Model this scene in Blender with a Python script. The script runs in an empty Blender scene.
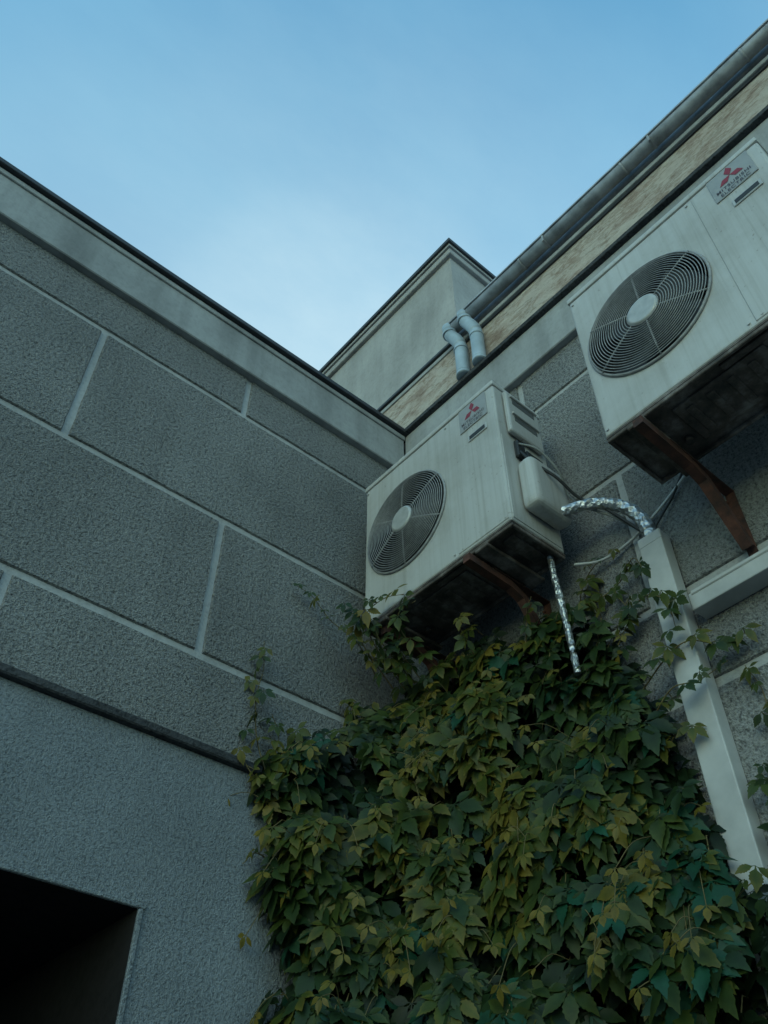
import bpy, bmesh, math, random
from mathutils import Vector, Matrix, noise
random.seed(7)
sc=bpy.context.scene
COL=sc.collection

# ------------------------------------------------------------------ materials
def newmat(name):
    m=bpy.data.materials.new(name); m.use_nodes=True
    nt=m.node_tree; b=nt.nodes["Principled BSDF"]
    return m,nt,b
def N(nt,t,**k):
    n=nt.nodes.new(t)
    for a,v in k.items():
        if a in n.inputs: n.inputs[a].default_value=v
        else: setattr(n,a,v)
    return n
def noise_n(nt,vec,scale,detail=4,rough=.55):
    n=N(nt,"ShaderNodeTexNoise"); n.inputs["Scale"].default_value=scale
    n.inputs["Detail"].default_value=detail; n.inputs["Roughness"].default_value=rough
    nt.links.new(vec,n.inputs["Vector"]); return n.outputs["Fac"]
def ramp(nt,fac,stops):
    r=N(nt,"ShaderNodeValToRGB"); e=r.color_ramp.elements
    while len(e)<len(stops): e.new(0.5)
    for i,(p,c) in enumerate(stops):
        e[i].position=p; e[i].color=(c[0],c[1],c[2],1) if isinstance(c,(tuple,list)) else (c,c,c,1)
    nt.links.new(fac,r.inputs["Fac"]); return r.outputs["Color"]
def mix(nt,a,b,fac,mode='MIX'):
    m=N(nt,"ShaderNodeMix",data_type='RGBA',blend_type=mode)
    for s,v in ((6,a),(7,b)):
        if isinstance(v,(tuple,list)): m.inputs[s].default_value=(v[0],v[1],v[2],1)
        else: nt.links.new(v,m.inputs[s])
    if isinstance(fac,(float,int)): m.inputs[0].default_value=fac
    else: nt.links.new(fac,m.inputs[0])
    return m.outputs[2]
def coords(nt,scale=(1,1,1)):
    t=N(nt,"ShaderNodeTexCoord"); mp=N(nt,"ShaderNodeMapping")
    mp.inputs["Scale"].default_value=scale
    nt.links.new(t.outputs["Object"],mp.inputs["Vector"]); return mp.outputs["Vector"]
def bump(nt,b,h,strength,dist):
    n=N(nt,"ShaderNodeBump"); n.inputs["Strength"].default_value=strength; n.inputs["Distance"].default_value=dist
    nt.links.new(h,n.inputs["Height"]); nt.links.new(n.outputs["Normal"],b.inputs["Normal"])

def stucco(name,c,grain=38,bs=.9,dist=.012,speck=.5,stain=.5,streak=.5):
    m,nt,b=newmat(name)
    v=coords(nt)
    n1=noise_n(nt,v,grain,3,.6)
    n2=noise_n(nt,v,1.1,6,.62)
    st=noise_n(nt,coords(nt,(5,5,.55)),1.6,5,.6)
    n3=noise_n(nt,v,grain*2.1,2,.5)
    dark=tuple(x*(1-speck) for x in c); lite=tuple(min(1,x*(1+speck*.45)) for x in c)
    col=ramp(nt,mix(nt,n1,n3,.4),[(.35,dark),(.5,c),(.65,lite)])
    big=ramp(nt,n2,[(.32,1-stain*.5),(.62,1.08)])
    col=mix(nt,col,big,1.0,'MULTIPLY')
    s2=ramp(nt,st,[(.36,1-streak*.4),(.58,1.0)])
    col=mix(nt,col,s2,1.0,'MULTIPLY')
    nt.links.new(col,b.inputs["Base Color"]); b.inputs["Roughness"].default_value=.95
    b.inputs["Specular IOR Level"].default_value=.15
    h=mix(nt,n1,n3,.45)
    bump(nt,b,h,bs,dist)
    return m
M_panel=stucco("panel_stucco",(.255,.250,.245),58,1.0,.028,.62,.5,.18)
M_joint=stucco("joint_plaster",(.42,.415,.415),40,.5,.006,.18,.4,.25)
M_band=stucco("smooth_band",(.37,.365,.36),26,.25,.004,.10,.6,.5)
M_lower=stucco("lower_plaster",(.240,.255,.270),76,1.0,.014,.48,.5,.15)
M_block=stucco("rooftop_plaster",(.40,.375,.36),24,.3,.005,.10,.45,.3)
M_edge=stucco("dark_ledge",(.07,.07,.074),45,.9,.012,.5,.5)
M_dark=stucco("shaded_reveal_plaster",(.020,.018,.018),22,.5,.006,.25,.4,.1)  # near-black: shade of the deep window recess put into the plaster colour

def simple(name,c,rough=.5,metal=0,var=.25,scale=8,bs=0):
    m,nt,b=newmat(name); v=coords(nt)
    n=noise_n(nt,v,scale,5,.6)
    col=ramp(nt,n,[(.3,tuple(x*(1-var) for x in c)),(.65,tuple(min(1,x*(1+var*.3)) for x in c))])
    nt.links.new(col,b.inputs["Base Color"]); b.inputs["Roughness"].default_value=rough; b.inputs["Metallic"].default_value=metal
    if bs: bump(nt,b,n,bs,.01)
    return m
M_flash=simple("roof_flashing",(.035,.036,.042),.6,.0,.3)
M_zinc=simple("zinc",(.36,.36,.38),.6,.05,.5,9,.2)
M_pipe=simple("painted_downpipe",(.38,.44,.49),.5,.1,.25,6,.1)
M_duct=simple("duct_plastic",(.50,.485,.475),.5,0,.35,3)
M_drain=simple("wrapped_pipe",(.32,.31,.30),.6,.2,.6,30,.8)
M_black=simple("black_plastic",(.02,.02,.022),.6)
M_vent=simple("vent_shadow",(.10,.10,.10),.7)
M_fan=simple("fan_plastic",(.03,.031,.035),.6)
M_grille=simple("grille_wire",(.31,.30,.30),.5,.1,.3,30)
M_cable=simple("cable_sheath",(.22,.22,.21),.6)
M_glass=simple("window_glass",(.006,.006,.008),.4)
M_red=simple("emblem_red",(.26,.006,.02),.5,0,.1,60)
M_ink=simple("lettering_ink",(.035,.012,.018),.5)
M_plate=simple("plate",(.44,.43,.42),.4,.1,.2,20)
M_badge=simple("badge_plate",(.31,.305,.305),.5,.0,.12,20)

m,nt,b=newmat("travertine"); M_frieze=m
n1=noise_n(nt,coords(nt,(1,.7,1.3)),2.6,9,.74); n2=noise_n(nt,coords(nt,(1,.7,1.3)),9,9,.78)
c1=ramp(nt,n1,[(.36,(.34,.235,.18)),(.46,(.50,.395,.325)),(.53,(.57,.485,.415)),(.64,(.50,.41,.345))])
c2=ramp(nt,n2,[(.38,(.58,.48,.42)),(.47,(1,1,1)),(.62,(1.10,1.10,1.10))])
vn=noise_n(nt,coords(nt,(1,.6,2.4)),3.0,8,.7)
ve=ramp(nt,vn,[(.47,(1,1,1)),(.495,(.5,.40,.33)),(.505,(.5,.40,.33)),(.53,(1,1,1))])
col=mix(nt,c1,c2,.7,'MULTIPLY'); col=mix(nt,col,ve,.6,'MULTIPLY')
nt.links.new(col,b.inputs["Base Color"]); b.inputs["Roughness"].default_value=.9
bump(nt,b,n2,1.0,.03)

m,nt,b=newmat("casing_paint"); M_case=m
s=noise_n(nt,coords(nt,(14,14,.3)),2.4,6,.65); s2=noise_n(nt,coords(nt),2.2,6,.65); s3=noise_n(nt,coords(nt),38,4,.65)
c=ramp(nt,s,[(.30,(.40,.38,.355)),(.46,(.485,.468,.452)),(.7,(.52,.508,.498))])
c=mix(nt,c,ramp(nt,s2,[(.34,(.80,.78,.75)),(.58,(1,1,1))]),1.0,'MULTIPLY')
c=mix(nt,c,ramp(nt,s3,[(.30,(.45,.38,.32)),(.36,(1,1,1))]),.6,'MULTIPLY')
nt.links.new(c,b.inputs["Base Color"]); b.inputs["Roughness"].default_value=.5
m,nt,b=newmat("rusty_base"); M_base=m
s=noise_n(nt,coords(nt),5.0,7,.7)
c=ramp(nt,s,[(.38,(.03,.026,.023)),(.5,(.095,.072,.06)),(.60,(.20,.17,.155)),(.7,(.28,.26,.24))])
nt.links.new(c,b.inputs["Base Color"]); b.inputs["Roughness"].default_value=.8; bump(nt,b,s,.4,.01)
m,nt,b=newmat("rusty_iron"); M_rust=m
s=noise_n(nt,coords(nt),14,7,.7)
c=ramp(nt,s,[(.35,(.03,.014,.011)),(.55,(.085,.030,.020)),(.72,(.15,.055,.036))])
nt.links.new(c,b.inputs["Base Color"]); b.inputs["Roughness"].default_value=.85; bump(nt,b,s,.5,.006)
m,nt,b=newmat("foil"); M_foil=m
b.inputs["Base Color"].default_value=(.6,.6,.61,1); b.inputs["Metallic"].default_value=.85; b.inputs["Roughness"].default_value=.34
vv=N(nt,"ShaderNodeTexVoronoi"); vv.inputs["Scale"].default_value=42; nt.links.new(coords(nt),vv.inputs["Vector"])
s=noise_n(nt,coords(nt),30,4,.65); bump(nt,b,mix(nt,vv.outputs["Distance"],s,.5),1.0,.022)
m,nt,b=newmat("creeper_leaf"); M_leaf=m
at=N(nt,"ShaderNodeAttribute"); at.attribute_name="tone"
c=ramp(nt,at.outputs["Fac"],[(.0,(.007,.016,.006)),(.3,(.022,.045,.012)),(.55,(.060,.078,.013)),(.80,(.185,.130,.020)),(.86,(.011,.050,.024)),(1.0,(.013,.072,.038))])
s=noise_n(nt,coords(nt),14,4,.6)
c=mix(nt,c,ramp(nt,s,[(.3,(.6,.6,.6)),(.65,(1.15,1.15,1.15))]),1.0,'MULTIPLY')
nt.links.new(c,b.inputs["Base Color"]); b.inputs["Roughness"].default_value=.48; b.inputs["Specular IOR Level"].default_value=.28
tr=N(nt,"ShaderNodeBsdfTranslucent"); nt.links.new(c,tr.inputs["Color"])
ms=N(nt,"ShaderNodeMixShader"); ms.inputs[0].default_value=.2
out=nt.nodes["Material Output"]
nt.links.new(b.outputs[0],ms.inputs[1]); nt.links.new(tr.outputs[0],ms.inputs[2]); nt.links.new(ms.outputs[0],out.inputs["Surface"])
M_stem=simple("creeper_stem",(.15,.11,.04),.7)
M_ground=stucco("paving",(.20,.20,.20),20,.5,.01,.3,.4)

# ------------------------------------------------------------------ mesh helpers
class MB:
    def __init__(s): s.bm=bmesh.new()
    def box(s,x0,x1,y0,y1,z0,z1,mat=0,bev=0,seg=2):
        vs=[s.bm.verts.new((x,y,z)) for x in (x0,x1) for y in (y0,y1) for z in (z0,z1)]
        q=[(0,1,3,2),(4,6,7,5),(0,4,5,1),(2,3,7,6),(0,2,6,4),(1,5,7,3)]
        fs=[s.bm.faces.new([vs[i] for i in f]) for f in q]
        for f in fs: f.material_index=mat
        if bev:
            es=list({e for f in fs for e in f.edges})
            r=bmesh.ops.bevel(s.bm,geom=es,offset=bev,segments=seg,profile=.6,affect='EDGES')
            for f in r['faces']: f.material_index=mat
    def quad(s,pts,mat=0):
        f=s.bm.faces.new([s.bm.verts.new(p) for p in pts]); f.material_index=mat
    def tube(s,pts,r,n=10,mat=0,cap=True,smooth=True):
        pts=[Vector(p) for p in pts]; rings=[]
        up=Vector((0,0,1))
        for i,p in enumerate(pts):
            t=(pts[min(i+1,len(pts)-1)]-pts[max(i-1,0)]).normalized()
            a=t.cross(up)
            if a.length<.1: a=t.cross(Vector((1,0,0)))
            a.normalize(); bb=t.cross(a).normalized()
            rr=r[i] if isinstance(r,(list,tuple)) else r
            rings.append([s.bm.verts.new(p+a*math.cos(k*2*math.pi/n)*rr+bb*math.sin(k*2*math.pi/n)*rr) for k in range(n)])
        for i in range(len(rings)-1):
            for k in range(n):
                f=s.bm.faces.new((rings[i][k],rings[i][(k+1)%n],rings[i+1][(k+1)%n],rings[i+1][k])); f.material_index=mat; f.smooth=smooth
        if cap:
            for rg in (rings[0][::-1],rings[-1]):
                f=s.bm.faces.new(rg); f.material_index=mat
    def torus(s,c,R,r,n=48,k=5,mat=0):
        rings=[]
        for i in range(n):
            a=i*2*math.pi/n
            rings.append([s.bm.verts.new((c[0]+(R+r*math.cos(b))*math.cos(a),c[1]+r*math.sin(b),c[2]+(R+r*math.cos(b))*math.sin(a))) for b in [j*2*math.pi/k for j in range(k)]])
        for i in range(n):
            for j in range(k):
                f=s.bm.faces.new((rings[i][j],rings[i][(j+1)%k],rings[(i+1)%n][(j+1)%k],rings[(i+1)%n][j])); f.material_index=mat; f.smooth=True
    def obj(s,name,mats,parent=None,loc=None):
        bmesh.ops.recalc_face_normals(s.bm,faces=s.bm.faces[:])
        me=bpy.data.meshes.new(name); s.bm.to_mesh(me); s.bm.free()
        for mm in mats: me.materials.append(mm)
        o=bpy.data.objects.new(name,me); COL.objects.link(o)
        if parent: o.parent=parent
        if loc: o.location=loc
        return o
def empty(name,loc=(0,0,0),rotz=0,label=None,cat=None,group=None):
    o=bpy.data.objects.new(name,None); COL.objects.link(o); o.location=loc; o.rotation_euler=(0,0,rotz); o.empty_display_size=.1
    if label: o["label"]=label; o["category"]=cat
    if group: o["group"]=group
    return o
def smooth_path(pts,n=8):
    P=[Vector(p) for p in pts]; P=[P[0]*2-P[1]]+P+[P[-1]*2-P[-2]]; out=[]
    for i in range(1,len(P)-2):
        for j in range(n):
            t=j/n; a,b,c,d=P[i-1],P[i],P[i+1],P[i+2]
            out.append(.5*((2*b)+(c-a)*t+(2*a-5*b+4*c-d)*t*t+(3*b-a-3*c+d)*t**3))
    out.append(P[-2]); return out

# ------------------------------------------------------------------ ground
g=MB(); g.quad([(-150,-150,-1.65),(150,-150,-1.65),(150,150,-1.65),(-150,150,-1.65)])
o=g.obj("ground",[M_ground]); o["kind"]="structure"

# ------------------------------------------------------------------ wing with cornice (plane y=0)
wing=empty("building",(-3,0,-1.65),0,"grey stucco building wing with block joints and dark ledge","building")
def wing_part(mb,name,mats,label=None):
    o=mb.obj(name,mats); o.parent=wing; o.matrix_parent_inverse=Matrix.Translation((3,0,1.65)); 
    if label:o["label"]=label
    return o
J=.018
rows=[(1.885,2.31),(2.31,3.14),(3.14,4.0),(4.0,4.33)]
def slab(w,a,b_,z0,z1,axis):
    def edge(p,q):
        L=(Vector(q)-Vector(p)).length; n=max(2,int(L/.06)); return [Vector(p).lerp(Vector(q),i/n) for i in range(n)]
    loop=edge((a,z0),(b_,z0))+edge((b_,z0),(b_,z1))+edge((b_,z1),(a,z1))+edge((a,z1),(a,z0))
    cx,cz=(a+b_)/2,(z0+z1)/2; fr=[];bk=[]
    for p in loop:
        k=.0035*noise.noise(Vector((p.x*9,p.y*9,axis*5)))+.002*noise.noise(Vector((p.x*31,p.y*31,axis*5)))
        d=Vector((1 if p.x>cx else -1,1 if p.y>cz else -1))
        ex=abs(abs(p.x-cx)-(b_-a)/2)<.02; ez=abs(abs(p.y-cz)-(z1-z0)/2)<.02
        u=p.x+(k*d.x if ex else 0); v_=p.y+(k*d.y if ez else 0)
        iu=u-d.x*(.005 if ex else 0); iv=v_-d.y*(.005 if ez else 0)
        if axis==0: fr.append(w.bm.verts.new((iu,0,iv))); bk.append(w.bm.verts.new((u,.0115,v_)))
        else: fr.append(w.bm.verts.new((0,iu,iv))); bk.append(w.bm.verts.new((.0115,u,v_)))
    w.bm.faces.new(fr)
    n=len(fr)
    for i in range(n): w.bm.faces.new((fr[i],fr[(i+1)%n],bk[(i+1)%n],bk[i]))
w=MB()
w.box(-6,.010,.012,.35,1.80,4.5,1)
joints={0:[-3.9,-2.14],1:[-4.7,-3.0,-1.27],2:[-3.9,-2.14],3:[-4.7,-3.0,-1.26]}
for i,(z0,z1) in enumerate(rows):
    xs=[-6]+joints[i]+[0.0]
    for a,b_ in zip(xs[:-1],xs[1:]):
        slab(w,a+J,(b_-J if b_<0 else -.001),z0+(J if i else .0),z1-(J if i<3 else -.01),0)
yw=-.012
X0,X1,Z0,Z1=-2.95,-1.33,-.1,1.195
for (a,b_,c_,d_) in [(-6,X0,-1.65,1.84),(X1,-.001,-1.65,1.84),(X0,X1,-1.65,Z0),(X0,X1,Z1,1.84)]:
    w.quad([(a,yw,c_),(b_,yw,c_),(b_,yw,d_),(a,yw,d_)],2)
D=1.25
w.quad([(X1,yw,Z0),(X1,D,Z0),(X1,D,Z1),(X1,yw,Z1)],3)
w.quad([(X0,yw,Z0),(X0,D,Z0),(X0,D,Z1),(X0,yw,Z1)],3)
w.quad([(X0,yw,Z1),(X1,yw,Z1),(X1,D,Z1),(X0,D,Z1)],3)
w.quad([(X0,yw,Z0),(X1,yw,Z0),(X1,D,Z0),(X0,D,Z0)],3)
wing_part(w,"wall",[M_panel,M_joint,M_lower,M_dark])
w=MB(); w.box(-6,-.05,-.045,.3,4.34,4.70,0,.006,1); w.box(-6,-.05,-.058,.3,4.655,4.695,0,.004,1); wing_part(w,"cornice",[M_band])
w=MB(); w.box(-6,-.02,-.085,.3,4.702,4.738,0,.003,1); w.box(-6,-.01,.3,6,4.60,4.72,0); wing_part(w,"roof",[M_flash])
w=MB(); w.box(-6,-.002,-.046,.011,1.842,1.880,0,.006,1); wing_part(w,"ledge",[M_edge])
w=MB()
w.box(X0-.03,X1+.028,-.022,-.0125,Z1+.001,Z1+.018,0,.003,1)
w.box(X1+.001,X1+.020,-.022,-.0125,Z0,Z1,0,.003,1)
win=wing_part(w,"window",[M_lower])
w=MB()
w.box(X0+.001,X1-.001,D-.07,D-.01,Z1-.07,Z1-.001,0,.004,1); w.box(X1-.07,X1-.001,D-.07,D-.01,Z0,Z1-.072,0,.004,1)
w.box((X0+X1)/2-.03,(X0+X1)/2+.03,D-.07,D-.01,Z0,Z1-.072,0,.004,1)
fr=w.obj("frame",[M_black],win)
w=MB(); w.quad([(X0,D-.03,Z0),(X1,D-.03,Z0),(X1,D-.03,Z1),(X0,D-.03,Z1)]); w.obj("pane",[M_glass],win)

# ------------------------------------------------------------------ main building (plane x=0)
main=empty("building",(0,-3,-1.65),0,"taller stucco building with beige stone frieze and long gutter","building")
def main_part(mb,name,mats,parent=None,label=None):
    o=mb.obj(name,mats)
    if parent is None: o.parent=main; o.matrix_parent_inverse=Matrix.Translation((0,3,1.65))
    else: o.parent=parent
    if label:o["label"]=label
    return o
w=MB()
w.box(.012,.35,-6,6,-1.65,5.25,1)
rj={0:[-4.0,-2.35],1:[-3.2,-1.5],2:[-4.0,-2.35,-.62],3:[-4.5,-2.8,-1.03]}
for i,(z0,z1) in enumerate(rows):
    ys=[-6]+rj[i]+[0.0]
    for a,b_ in zip(ys[:-1],ys[1:]):
        slab(w,a+J,(b_-J if b_<0 else -.001),z0+(J if i else -.0),z1-(J if i<3 else -.01),1)
w.box(-.012,.0115,-6,-.013,-1.65,1.83,2)
main_part(w,"wall",[M_panel,M_joint,M_panel])
w=MB(); w.box(-.045,.0115,-6,-.046,4.34,4.70,0,.006,1); main_part(w,"band",[M_band])
w=MB(); w.box(-.08,.011,-6,-.086,4.702,4.738,0,.003,1); w.box(-.02,.011,-.084,6,4.739,4.76,0); main_part(w,"ledge",[M_edge])
w=MB(); w.box(.0,.0115,-6,6,4.762,5.30,0); main_part(w,"frieze",[M_frieze],label="beige veined stone frieze")
w=MB(); w.box(-.030,-.001,-6,-.63,5.215,5.255,0,.008,2); w.box(-.015,-.001,-6,-.63,5.200,5.213,1,.003,1)
w.box(-.03,.05,-.629,6,5.315,5.345,1,.004,1); w.box(-.012,.05,-.628,6,5.27,5.31,0,.004,1); main_part(w,"moulding",[M_band,M_flash])
w=MB(); w.box(-.03,4,-6,-.62,5.301,5.375,0,.005,1); main_part(w,"roof",[M_zinc])
w=MB(); gx,gz,gr=-.085,5.332,.044
w.tube([(gx,-6,gz),(gx,-.60,gz)],gr,20)
y=-1.3
while y>-6:
    w.tube([(gx,y-.008,gz),(gx,y+.008,gz)],gr+.004,20)
    w.box(gx-gr-.006,gx+.03,y-.22,y-.205,gz-gr-.005,gz+gr-.005,0,.002,1); y-=.85
w.box(gx-gr-.008,gx-gr+.02,-6,-.60,gz+gr-.026,gz+gr-.012,0)
main_part(w,"gutter",[M_zinc],label="long grey zinc roof gutter")
def dpipe(y):
    w=MB()
    p=smooth_path([(-.105,y+.065,5.36),(-.100,y+.058,5.27),(-.078,y+.015,5.16),(-.070,y,5.06),(-.070,y,4.74)],6)
    w.tube(p,.046,18); w.tube([(-.070,y,4.745),(-.070,y,4.77)],.050,18)
    w.tube([(-.101,y+.059,5.262),(-.102,y+.060,5.285)],.052,18); w.tube([(-.070,y,5.035),(-.070,y,5.055)],.050,18)
    return main_part(w,"downpipe",[M_pipe])
dpipe(-.665); dpipe(-.815)
w=MB(); w.box(0.0,2.2,-.595,6,5.346,6.60,0); blk=main_part(w,"rooftop_block",[M_block])
w=MB(); w.box(-.035,2.25,-.63,6,6.50,6.575,0,.006,1); w.box(-.07,2.3,-.665,6,6.61,6.655,1,.004,1); w.box(-.05,2.3,-.645,6,6.577,6.608,0)
main_part(w,"coping",[M_block,M_flash],blk).matrix_parent_inverse=Matrix.Identity(4)

# ------------------------------------------------------------------ air conditioner
W,H,DP=1.02,1.04,.355; FX,FZ,FR=.335,.525,.30
ac1=empty("air_conditioner",(-.504,-.205,2.69),-math.pi/2,"weathered white outdoor air conditioner mounted above the climbing plant","air conditioner","outdoor air conditioners on the wall")
t=MB(); t.box(0,W,0,DP,.03,1.012,0,.014,3); body=t.obj("casing",[M_case],ac1)
t=MB(); t.tube([(FX,-.1,FZ),(FX,.16,FZ)],FR,64); cut=t.obj("cutter",[M_case])
cut.parent=ac1
bpy.context.view_layer.update()
md=body.modifiers.new("b","BOOLEAN"); md.object=cut; md.operation='DIFFERENCE'; md.solver='EXACT'
bpy.context.view_layer.update()
me=bpy.data.meshes.new_from_object(body.evaluated_get(bpy.context.evaluated_depsgraph_get()))
body.modifiers.clear(); body.data=me
bpy.data.objects.remove(cut)
bm=bmesh.new(); bm.from_mesh(me); t=MB(); t.bm.free(); t.bm=bm
t.box(-.005,W+.005,-.006,DP+.004,1.013,1.045,0,.008,2)
t.box(.690,W-.010,-.004,.004,.045,1.0,0,.003,1)
t.box(W-.002,W+.004,.012,.335,.05,.62,0,.002,1)
for sx_,sz_ in ((.02,.06),(.02,.98),(.665,.06),(.665,.98),(.72,.06),(.99,.06)):
    t.tube([(sx_,-.0065,sz_),(sx_,.001,sz_)],.006,8)
t.bm.to_mesh(me); t.bm.free()
t=MB(); n=48
t.tube([(FX,-.001,FZ),(FX,.155,FZ)],FR-.003,n,cap=False)
t.tube([(FX,.150,FZ),(FX,.157,FZ)],FR-.004,n)
t.obj("fan_recess",[M_black],ac1)
t=MB()
for k in range(4):
    a0=k*math.pi/2+.4; prev=None
    for i in range(6):
        r=.05+i*.043; row=[]
        for j in range(7):
            a=a0+(j/6)*(1.05-.12*i/5)-.05*i; yy=.10-.055*(j/6)
            row.append(t.bm.verts.new((FX+r*math.cos(a),yy,FZ+r*math.sin(a))))
        if prev:
            for j in range(6): t.bm.faces.new((prev[j],prev[j+1],row[j+1],row[j]))
        prev=row
t.tube([(FX,.03,FZ),(FX,.12,FZ)],.07,24)
t.obj("fan",[M_fan],ac1)
t=MB()
def dome(r): return -.012-.022*math.sqrt(max(0,1-(r/.315)**2))
r=.078
while r<.296:
    t.torus((FX,dome(r),FZ),r,.0022,56,5); r+=.0125
t.torus((FX,-.006,FZ),.300,.007,64,8)
for k in range(6):
    a=k*math.pi/3+math.pi/6
    pts=[(FX+q*math.cos(a),dome(q)+.004,FZ+q*math.sin(a)) for q in (.06,.12,.18,.24,.30)]
    t.tube(pts,.0045,6)
gr_=t.obj("fan_grille",[M_grille],ac1)
t=MB(); t.tube([(FX,-.042,FZ),(FX,-.038,FZ),(FX,-.022,FZ)],[.064,.074,.078],40); t.obj("hub_cap",[M_plate],gr_)
t=MB()
t.box(.002,W-.002,.002,DP-.002,.018,.029,0)
for (a,b_,c_,d_) in [(.002,W-.002,.002,.018),(.002,W-.002,DP-.018,DP-.002),(.002,.018,.0185,DP-.0185),(W-.018,W-.002,.0185,DP-.0185)]:
    t.box(a,b_,c_,d_,-.002,.0175,0,.003,1)
for fx in (.14,.83):
    t.box(fx-.04,fx+.04,-.006,DP+.02,-.022,-.0025,0,.004,1)
t.box(.26,.66,.07,.29,.006,.0175,0,.008,2)
for i in range(4): t.box(.30+i*.09,.335+i*.09,.10,.26,-.002,.0055,0,.003,1)
t.box(.50,.74,.03,.06,.002,.0175,0,.006,2); t.box(.90,.97,.06,.28,.002,.0175,0,.006,2)
t.tube([(.74,.12,-.01),(.74,.12,.0175)],.022,14); t.tube([(.22,.24,-.008),(.22,.24,.0175)],.018,14)
t.obj("base_tray",[M_base],ac1)
t=MB()
t.box(W+.0045,W+.034,.055,.305,.66,.985,0,.020,4)
for i,z in enumerate((.92,.785)):
    t.box(W+.030,W+.0352,.095,.265,z-.028,z+.015,1,.003,1)
    t.box(W+.030,W+.046,.080,.280,z+.016,z+.030,0,.006,2)
t.obj("side_handle",[M_case,M_vent],ac1)
t=MB(); t.box(W+.0045,W+.105,.075,.335,.13,.45,0,.048,6); t.box(W+.0045,W+.055,.11,.30,.43,.480,0,.015,3)
t.obj("valve_cover",[M_case],ac1)
t=MB(); t.box(W+.0045,W+.03,.09,.15,.50,.62,0,.006,1); t.box(W+.0045,W+.02,.17,.29,.50,.60,0,.004,1); t.obj("terminal_box",[M_black],ac1)
EX,EZ=.872,.908
t=MB(); t.box(EX-.098,EX+.098,-.0095,-.0045,EZ-.088,EZ+.092,0,.002,1); pl=t.obj("emblem_plate",[M_badge],ac1)
t=MB(); a=.037; cz=EZ+.022; gp=.0
for th in (90,210,330):
    T=math.radians(th); d=math.radians(30); ox,oz=EX+gp*math.cos(T),cz+gp*math.sin(T)
    pts=[(ox,oz),(ox+a*math.cos(T-d),oz+a*math.sin(T-d)),(ox+a*1.732*math.cos(T),oz+a*1.732*math.sin(T)),(ox+a*math.cos(T+d),oz+a*math.sin(T+d))]
    t.quad([(p[0],-.0112,p[1]) for p in pts])
t.obj("emblem",[M_red],pl)
def text(body,size,x,z,parent,mat,w=None):
    cu=bpy.data.curves.new("txt","FONT"); cu.body=body; cu.size=size; cu.align_x='CENTER'; cu.space_character=1.12; cu.offset=size*.006
    tmp=bpy.data.objects.new("txt",cu); COL.objects.link(tmp); bpy.context.view_layer.update()
    me=bpy.data.meshes.new_from_object(tmp.evaluated_get(bpy.context.evaluated_depsgraph_get()))
    bpy.data.objects.remove(tmp)
    me.transform(Matrix.Translation((x,-.0116,z))@Matrix.Rotation(math.pi/2,4,'X')); me.materials.clear(); me.materials.append(mat)
    o=bpy.data.objects.new("lettering",me); COL.objects.link(o); o.parent=parent
text("MITSUBISHI",.029,EX,EZ-.048,pl,M_ink); text("ELECTRIC",.029,EX,EZ-.079,pl,M_ink)
t=MB(); t.box(.89-.066,.89+.066,-.010,-.0045,.715,.760,0,.003,1); t.box(.89-.054,.89+.054,-.0115,-.0102,.724,.751,1,.0005,1)
t.obj("handle_slot",[M_plate,M_black],ac1)
ac2=ac1.copy(); COL.objects.link(ac2); ac2.location=(-.582,-1.806,2.653)
ac2["label"]="weathered white outdoor air conditioner with rusty underside beside cable duct"
def cp(src,dst):
    for ch in list(src.children):
        c_=ch.copy(); COL.objects.link(c_); c_.parent=dst; cp(ch,c_)
cp(ac1,ac2)

# ------------------------------------------------------------------ brackets
def bracket(y,z,L):
    t=MB(); hw=.021
    t.box(-L*.7,-.002,-hw,hw,-.008,-.002,0,.002,1)
    P=[Vector(q) for q in ((-L,0,-.026),(-L*.5,0,-.040),(-L*.34,0,-.075),(-.03,0,-.325))]; hh=.020
    rings=[]
    for i,p in enumerate(P):
        d=(P[min(i+1,len(P)-1)]-P[max(i-1,0)]).normalized(); n_=Vector((-d.z,0,d.x))
        rings.append([t.bm.verts.new(p+Vector((0,yy,0))+n_*h_) for yy,h_ in ((-hw,-hh),(hw,-hh),(hw,hh),(-hw,hh))])
    for a,b_ in zip(rings,rings[1:]):
        for k in range(4): t.bm.faces.new((a[k],a[(k+1)%4],b_[(k+1)%4],b_[k]))
    t.bm.faces.new(rings[0]); t.bm.faces.new(rings[-1])
    t.box(-.008,-.0015,-hw,hw,-.36,-.009,0,.002,1)
    t.tube([(-.0085,hw-.004,-.05),(-.018,hw-.004,-.05)],.007,6)
    o=t.obj("wall_bracket",[M_rust],None,(0,y,z))
    o["label"]="rusty iron bracket under an outdoor air conditioner"; o["category"]="bracket"; o["group"]="brackets holding the air conditioners"
bracket(-.97,2.668,.54); bracket(-.33,2.668,.48); bracket(-1.97,2.631,.615); bracket(-2.64,2.631,.615)

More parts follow.
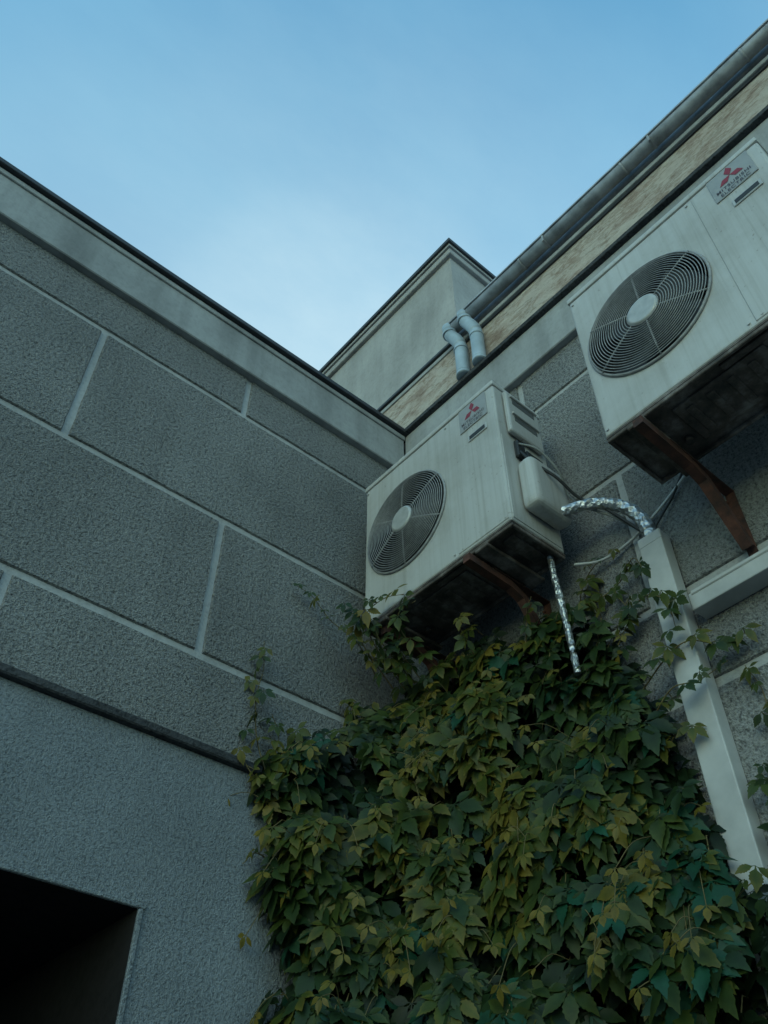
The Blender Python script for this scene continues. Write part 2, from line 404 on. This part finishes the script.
# ------------------------------------------------------------------ ducts, pipes, cables
t=MB(); t.box(-.090,-.014,-1.668,-1.556,-1.4,2.60,0,.005,2)
t.box(-.0915,-.068,-1.6695,-1.5545,2.545,2.598,0,.004,1)
o=t.obj("cable_duct",[M_duct]); o["label"]="white plastic cable duct running down the wall"; o["category"]="cable duct"
t=MB(); t.box(-.095,-.002,-4.2,-1.705,2.125,2.205,0,.006,2); t.box(-.101,-.002,-4.2,-1.72,2.190,2.209,0,.004,1)
o=t.obj("cable_duct",[M_duct]); o["label"]="white horizontal cable duct fixed to the wall"; o["category"]="cable duct"
t=MB(); p=smooth_path([(-.26,-1.27,2.85),(-.24,-1.33,2.86),(-.17,-1.43,2.875),(-.10,-1.53,2.83),(-.062,-1.59,2.73),(-.052,-1.612,2.56)],12)
t.tube(p,[.022+.013*i/len(p)+.005*noise.noise(Vector((i*.5,0,0))) for i in range(len(p))],16)
o=t.obj("foil_pipe",[M_foil]); o["label"]="silver foil-wrapped pipe bending into the cable duct"; o["category"]="pipe"
t=MB(); p=smooth_path([(-.2,-1.175,2.72),(-.19,-1.17,2.62),(-.165,-1.165,2.45),(-.15,-1.165,2.28),(-.14,-1.165,2.10)],10)
t.tube(p,[.013+.005*random.random() for i in p],10,smooth=False)
o=t.obj("drain_pipe",[M_foil]); o["label"]="foil-wrapped drain pipe hanging below the air conditioner"; o["category"]="pipe"
def cable(pts,r,lab,mat=M_cable):
    t=MB(); t.tube(smooth_path(pts,10),r,7); o=t.obj("cable",[mat]); o["label"]=lab; o["category"]="cable"; o["group"]="loose cables on the wall"
cable([(-.40,-1.255,3.28),(-.36,-1.33,3.20),(-.27,-1.36,3.08),(-.2,-1.34,2.98),(-.16,-1.40,2.88),(-.10,-1.48,2.80),(-.06,-1.58,2.66)],.006,"thin grey cable looping beside the air conditioner")
cable([(-.40,-1.255,3.22),(-.38,-1.30,3.12),(-.30,-1.36,3.02),(-.20,-1.39,2.93),(-.13,-1.47,2.84),(-.06,-1.60,2.62)],.008,"dark cable running from the air conditioner to duct",M_black)
cable([(-.12,-1.24,2.66),(-.05,-1.34,2.66),(-.02,-1.48,2.69),(-.018,-1.66,2.76),(-.02,-1.8,2.83),(-.05,-1.95,2.88),(-.25,-2.1,2.80)],.007,"thin pale cable strung across the wall",M_duct)
cable([(-.05,-1.60,2.62),(-.03,-1.66,2.70),(-.02,-1.76,2.80),(-.03,-1.88,2.95),(-.12,-1.98,3.0),(-.24,-2.05,2.95)],.006,"dark cable running from duct up behind the air conditioner",M_black)

# ------------------------------------------------------------------ climbing plant
plant=empty("climbing_plant",(-.5,-.6,-1.6),0,"dense green and yellow creeper climbing the wall corner","climbing plant")
PI=Matrix.Translation((.5,.6,1.6))
V=[];Fc=[];T=[]
ST=MB()
def leaf(pos,out,size,tone,spread=1.0,nl=5,up=(-.1,.8)):
    n=(out.normalized()+Vector((0,0,random.uniform(*up)))+Vector((random.gauss(0,.24),random.gauss(0,.24),random.gauss(0,.18)))).normalized()
    down=Vector((random.gauss(0,.4),random.gauss(0,.4),-1)); dn=(down-n*down.dot(n)).normalized(); sd=n.cross(dn).normalized()
    angs={5:(-106,-53,0,53,106),3:(-62,0,62)}[nl]; szs={5:(.66,.9,1,.9,.66),3:(.8,1,.8)}[nl]
    for an,sz in zip(angs,szs):
        A=math.radians(an*spread+random.uniform(-6,6)); d=dn*math.cos(A)+sd*math.sin(A); s_=n.cross(d).normalized()
        L=size*sz*random.uniform(.9,1.1); wd=L*random.uniform(.20,.245); droop=random.uniform(.1,.65)
        base=len(V); prof=[(0.0,.06),(.10,.07),(.17,.16),(.28,.60),(.37,.88),(.40,.76),(.50,1.0),(.53,.86),(.61,.96),(.65,.74),(.74,.72),(.78,.46),(.88,.28),(1.0,.0)]
        ft=min(1,max(0,tone+random.uniform(-.05,.05)))
        fold=random.uniform(.02,.28); tw=random.uniform(-.4,.4)
        for (u,ww) in prof:
            c_=pos+d*(L*u*(1-.15*droop*u))-n*(L*droop*u*u*.42)-Vector((0,0,1))*(L*.22*droop*u*u)+s_*(L*tw*.2*u*u)
            V.append(c_+s_*wd*ww+n*wd*ww*fold); V.append(c_); V.append(c_-s_*wd*ww+n*wd*ww*fold)
            tt=ft+(.16*u*u if ft<.64 else 0)
            T.extend([tt,tt-.08,tt] if ft<.82 else [ft]*3)
        for i in range(len(prof)-1):
            b=base+i*3
            Fc.append((b,b+1,b+4,b+3)); Fc.append((b+1,b+2,b+5,b+4))
low=[(-.80,-.02),(-.74,-.22),(-.55,-.42),(-.38,-.75),(-.28,-1.15),(-.20,-1.5),(-.16,-2.0),(-.10,-2.6)]
high=[(-.60,-.02),(-.48,-.16),(-.30,-.32),(-.20,-.65),(-.14,-1.05),(-.10,-1.4),(-.06,-1.9),(-.05,-2.4)]
def lerp(a,b,t): return a+(b-a)*t
def pw(x,pts):
    if x<=pts[0][0]: return pts[0][1]
    for (a,b),(c,d) in zip(pts,pts[1:]):
        if x<=c: return lerp(b,d,(x-a)/(c-a))
    return pts[-1][1]
def surf(u,z):
    k=min(1,max(0,(z-.9)/1.5))
    P=[Vector((lerp(a[0],b[0],k),lerp(a[1],b[1],k))) for a,b in zip(low,high)]
    xl=pw(z,[(0,-.66),(.9,-.66),(1.4,-.75),(1.7,-.84),(1.95,-.88),(2.1,-.66),(2.3,-.42),(2.6,-.25)])
    xl+=.13*noise.noise(Vector((3,z*4.5,2)))
    P[0].x=xl; P[1].x=min(P[1].x,xl+.06) if xl<-.6 else P[1].x
    if xl>-.6:
        for i in range(1,3): P[i].x=max(P[i].x,xl*(1-.2*i))
    s=u*(len(P)-1); i=min(int(s),len(P)-2); f=s-i
    p=P[i].lerp(P[i+1],f); t=(P[i+1]-P[i]).normalized(); nrm=Vector((t.y,-t.x))
    if nrm.dot(Vector((-1,-1)))<0: nrm=-nrm
    return p,nrm
ZT=[(-3,.86),(-1.75,.98),(-1.62,1.06),(-1.52,1.30),(-1.45,1.80),(-1.36,2.08),(-1.2,2.28),(-.9,2.44),(-.6,2.50),(-.3,2.52),(0,2.50)]
cnt=0
while cnt<3500:
    u=random.random(); z=random.uniform(.15,2.7)
    if z<.8 and random.random()<.6: continue
    p,nr=surf(u,z)
    if nr.length==0: continue
    zt=pw(p.y,ZT)+(.26 if p.y>-1.35 else .12)*noise.noise(Vector((p.x*4,p.y*4,3)))+random.uniform(-.08,.07)
    if p.y>-.3: zt=min(zt,pw(p.x,[(-1,1.96),(-.9,1.98),(-.55,2.14),(-.4,2.30),(-.2,2.50)])+random.uniform(-.08,.06))
    if z>zt: continue
    clump=noise.noise(Vector((p.x*2.8+9,p.y*2.8,z*2.8)))
    fine=noise.noise(Vector((p.x*6.5,p.y*6.5+4,z*6.5)))
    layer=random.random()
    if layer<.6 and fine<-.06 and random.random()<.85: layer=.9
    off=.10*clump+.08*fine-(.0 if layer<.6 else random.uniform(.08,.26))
    edge=min(1,(zt-z)/.35); off*=.3+.7*edge
    q=p+nr*off
    if u<.1 : q.x+=random.uniform(-.10,.06)
    q.x=min(q.x,-.03); q.y=min(q.y,-.03) if q.x<-.1 else q.y
    pos=Vector((q.x,q.y,z)); out=Vector((nr.x,nr.y,0))
    yel=noise.noise(Vector((p.x*1.9+3,p.y*1.9,z*1.9+5)))
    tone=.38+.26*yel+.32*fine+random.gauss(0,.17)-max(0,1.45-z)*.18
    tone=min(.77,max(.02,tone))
    rr=random.random()
    te=noise.noise(Vector((p.x*2+30,p.y*2,z*2)))
    if rr<(.03 if te<.1 else .18) : tone=random.uniform(.86,1.0)
    if layer>.6: tone=random.uniform(0,.12)  # inner leaves set near-black, shade inside the creeper put into their colour
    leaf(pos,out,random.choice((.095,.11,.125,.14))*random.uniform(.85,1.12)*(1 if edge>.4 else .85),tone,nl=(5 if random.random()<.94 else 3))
    if layer<.6 and random.random()<.7:
        b0=pos-out.normalized()*random.uniform(.06,.14)+Vector((random.uniform(-.03,.03),random.uniform(-.03,.03),random.uniform(-.04,.09)))
        ST.tube([b0,(b0+pos)/2+Vector((0,0,.025)),pos],.0024,4,cap=False)
    if layer<.5 and random.random()<.11:
        e=pos+out.normalized()*.09+Vector((random.uniform(-.10,.10),random.uniform(-.10,.10),random.uniform(-.18,.05)))
        ST.tube(smooth_path([pos,(pos+e)/2+Vector((0,0,.03)),e],4),.0016,4,cap=False)
        leaf(e,out,.06,.77,nl=3)
    cnt+=1
def tendril(pts,r=.0035,every=.055,size=.06,out=Vector((-1,-.6,0)),tone=(.25,.7)):
    P=smooth_path(pts,10); ST.tube(P,[r*(1-.6*i/len(P)) for i in range(len(P))],5)
    acc=0
    for a,b_ in zip(P,P[1:]):
        acc+=(b_-a).length
        if acc>every:
            acc=0; dirv=Vector((random.uniform(-1,.2),random.uniform(-1,.2),random.uniform(-.3,.5))).normalized()
            e=b_+dirv*random.uniform(.02,.05); ST.tube([b_,e],.0018,4,cap=False)
            leaf(e,out+Vector((random.gauss(0,.5),random.gauss(0,.5),0)),size*random.uniform(.6,1.15),random.uniform(*tone),nl=random.choice((3,5)))
tendril([(-.90,-.06,1.85),(-.95,-.04,2.0),(-.97,-.03,2.2),(-.95,-.03,2.36),(-.97,-.04,2.5)],size=.085)
tendril([(-.88,-.05,1.9),(-.83,-.03,2.05),(-.88,-.03,2.15)],size=.08)
tendril([(-.85,-.08,1.75),(-.97,-.06,1.82),(-1.04,-.05,1.92)],size=.075)
tendril([(-.78,-.08,1.45),(-.90,-.06,1.5),(-.96,-.06,1.44)],size=.08)
tendril([(-.40,-.2,2.45),(-.5,-.15,2.66),(-.62,-.08,2.78),(-.72,-.05,2.9),(-.82,-.04,2.93)],size=.07)
tendril([(-.35,-.25,2.4),(-.52,-.22,2.60),(-.60,-.25,2.72),(-.68,-.2,2.76)],size=.08)
tendril([(-.30,-.28,2.4),(-.50,-.28,2.58),(-.57,-.30,2.70),(-.56,-.42,2.74),(-.54,-.55,2.70)],size=.09,every=.045,tone=(.3,.75))
tendril([(-.30,-.35,2.4),(-.50,-.34,2.55),(-.55,-.32,2.66),(-.57,-.22,2.72)],size=.09,every=.045,tone=(.1,.6))
tendril([(-.25,-.5,2.4),(-.45,-.45,2.55),(-.53,-.50,2.62),(-.53,-.62,2.62)],size=.085,every=.05,tone=(.1,.6))
tendril([(-.25,-.4,2.35),(-.40,-.38,2.5),(-.45,-.36,2.58),(-.47,-.30,2.62)],size=.09,every=.045,tone=(.1,.5))
tendril([(-.25,-.7,2.4),(-.35,-.72,2.5),(-.38,-.8,2.5)],size=.085)
tendril([(-.18,-.95,2.35),(-.2,-1.0,2.5),(-.22,-1.05,2.54)],size=.075)
tendril([(-.40,-.1,2.3),(-.45,-.04,2.4),(-.5,-.03,2.35)],size=.075)
tendril([(-.08,-1.1,2.4),(-.05,-1.25,2.46),(-.04,-1.4,2.5),(-.10,-1.52,2.52),(-.10,-1.56,2.42)],size=.08)
tendril([(-.06,-1.3,2.2),(-.05,-1.42,2.32),(-.1,-1.55,2.3),(-.11,-1.62,2.2),(-.10,-1.62,2.08)],size=.085)
tendril([(-.10,-1.4,1.9),(-.11,-1.55,1.98),(-.11,-1.66,2.0),(-.06,-1.76,1.95),(-.03,-1.84,1.97)],size=.08,every=.065)
tendril([(-.10,-1.4,1.75),(-.12,-1.54,1.84),(-.12,-1.66,1.82),(-.06,-1.76,1.88)],size=.075,every=.07)
tendril([(-.04,-1.72,1.3),(-.03,-1.80,1.55),(-.03,-1.83,1.72),(-.03,-1.80,1.85)],size=.075)
tendril([(-.04,-1.70,1.1),(-.03,-1.76,1.3),(-.03,-1.72,1.5)],size=.08)
tendril([(-.2,-1.45,.95),(-.18,-1.60,1.05),(-.13,-1.70,1.12)],size=.09,every=.05)
tendril([(-.03,-1.15,2.45),(-.03,-1.2,2.6),(-.03,-1.3,2.68),(-.03,-1.42,2.66)],size=.07)
tendril([(-.1,-1.25,2.2),(-.09,-1.3,2.35),(-.06,-1.22,2.5),(-.05,-1.28,2.62)],size=.085)
tendril([(-.1,-1.3,2.1),(-.09,-1.38,2.2),(-.06,-1.42,2.3),(-.05,-1.38,2.42)],size=.09)
tendril([(-.1,-1.42,1.6),(-.11,-1.52,1.68),(-.12,-1.60,1.66)],size=.085)
for k in range(16):
    y0=-random.uniform(.1,1.25); pts=[]
    for i in range(7):
        z=-1.6+i*.65; 
        if z>2.4: break
        pts.append((-.04-random.random()*.03,y0+random.uniform(-.08,.08),z))
    ST.tube(smooth_path(pts,6),.007,6)
o=ST.obj("stem",[M_stem]); o.parent=plant; o.matrix_parent_inverse=PI
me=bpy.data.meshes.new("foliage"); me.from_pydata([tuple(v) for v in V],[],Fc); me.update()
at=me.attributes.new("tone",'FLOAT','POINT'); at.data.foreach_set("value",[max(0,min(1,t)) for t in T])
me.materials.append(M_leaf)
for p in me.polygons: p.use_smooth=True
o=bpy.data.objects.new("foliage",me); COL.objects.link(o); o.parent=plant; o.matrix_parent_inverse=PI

# ------------------------------------------------------------------ light
wd=bpy.data.worlds.new("World"); sc.world=wd; wd.use_nodes=True; nt=wd.node_tree
bg=nt.nodes["Background"]; sky=N(nt,"ShaderNodeTexSky",sky_type='NISHITA'); sky.sun_disc=False
SE,AZ=math.radians(14),math.radians(205)
sky.sun_elevation=SE; sky.sun_rotation=math.radians(90)-AZ
sky.air_density=1.0; sky.dust_density=.6; sky.ozone_density=1.0
tc=N(nt,"ShaderNodeTexCoord"); mp=N(nt,"ShaderNodeMapping"); mp.inputs["Scale"].default_value=(1.2,2.5,3.5); mp.inputs["Rotation"].default_value=(0,0,.5)
nt.links.new(tc.outputs["Generated"],mp.inputs["Vector"])
cn=noise_n(nt,mp.outputs["Vector"],1.6,7,.6)
cl=ramp(nt,cn,[(.42,(1,1,1)),(.80,(1.35,1.20,1.10))])
c=mix(nt,sky.outputs["Color"],cl,1.0,'MULTIPLY')
c=mix(nt,c,(2.10,4.15,4.2),1.0,'MULTIPLY')
sx=N(nt,"ShaderNodeSeparateXYZ"); nt.links.new(tc.outputs["Generated"],sx.inputs[0])
hz=ramp(nt,sx.outputs["Z"],[(.45,.75),(.80,.50),(.97,0.0)])
c=mix(nt,c,(3.9,5.95,7.0),hz)
dp=N(nt,"ShaderNodeVectorMath",operation='DOT_PRODUCT'); dp.inputs[1].default_value=(.337,.488,.805)
nt.links.new(tc.outputs["Generated"],dp.inputs[0])
vl=ramp(nt,dp.outputs["Value"],[(.88,0.0),(.975,.22),(1.0,.62)])
c2=noise_n(nt,mp.outputs["Vector"],4.5,8,.62)
vl=mix(nt,vl,ramp(nt,c2,[(.35,.8),(.65,1.08)]),1.0,'MULTIPLY')
c=mix(nt,c,(6.3,8.3,9.0),vl)
nt.links.new(c,bg.inputs["Color"]); bg.inputs["Strength"].default_value=.108
sl=bpy.data.lights.new("sun","SUN"); sl.energy=.21; sl.angle=math.radians(30); sl.color=(1,.77,.73)
so=bpy.data.objects.new("sun",sl); COL.objects.link(so)
sd=Vector((math.cos(SE)*math.cos(AZ),math.cos(SE)*math.sin(AZ),math.sin(SE)))
so.rotation_euler=sd.to_track_quat('Z','Y').to_euler()

# ------------------------------------------------------------------ camera
h=math.radians(49.5);p=math.radians(45.24)
Fv=Vector((math.cos(h)*math.cos(p),math.sin(h)*math.cos(p),math.sin(p))); R=Vector((math.sin(h),-math.cos(h),0)); U=R.cross(Fv)
cam=bpy.data.cameras.new("camera"); co=bpy.data.objects.new("camera",cam); COL.objects.link(co); sc.camera=co
cam.sensor_fit='VERTICAL'; cam.sensor_height=36; cam.lens=878.2/1024*36; cam.clip_end=1000; cam.clip_start=.05
M=Matrix((R,U,-Fv)).transposed().to_4x4(); M.translation=Vector((-2.709,-2.943,0)); co.matrix_world=M
sc.view_settings.view_transform='Standard'; sc.view_settings.look='None'; sc.view_settings.exposure=0
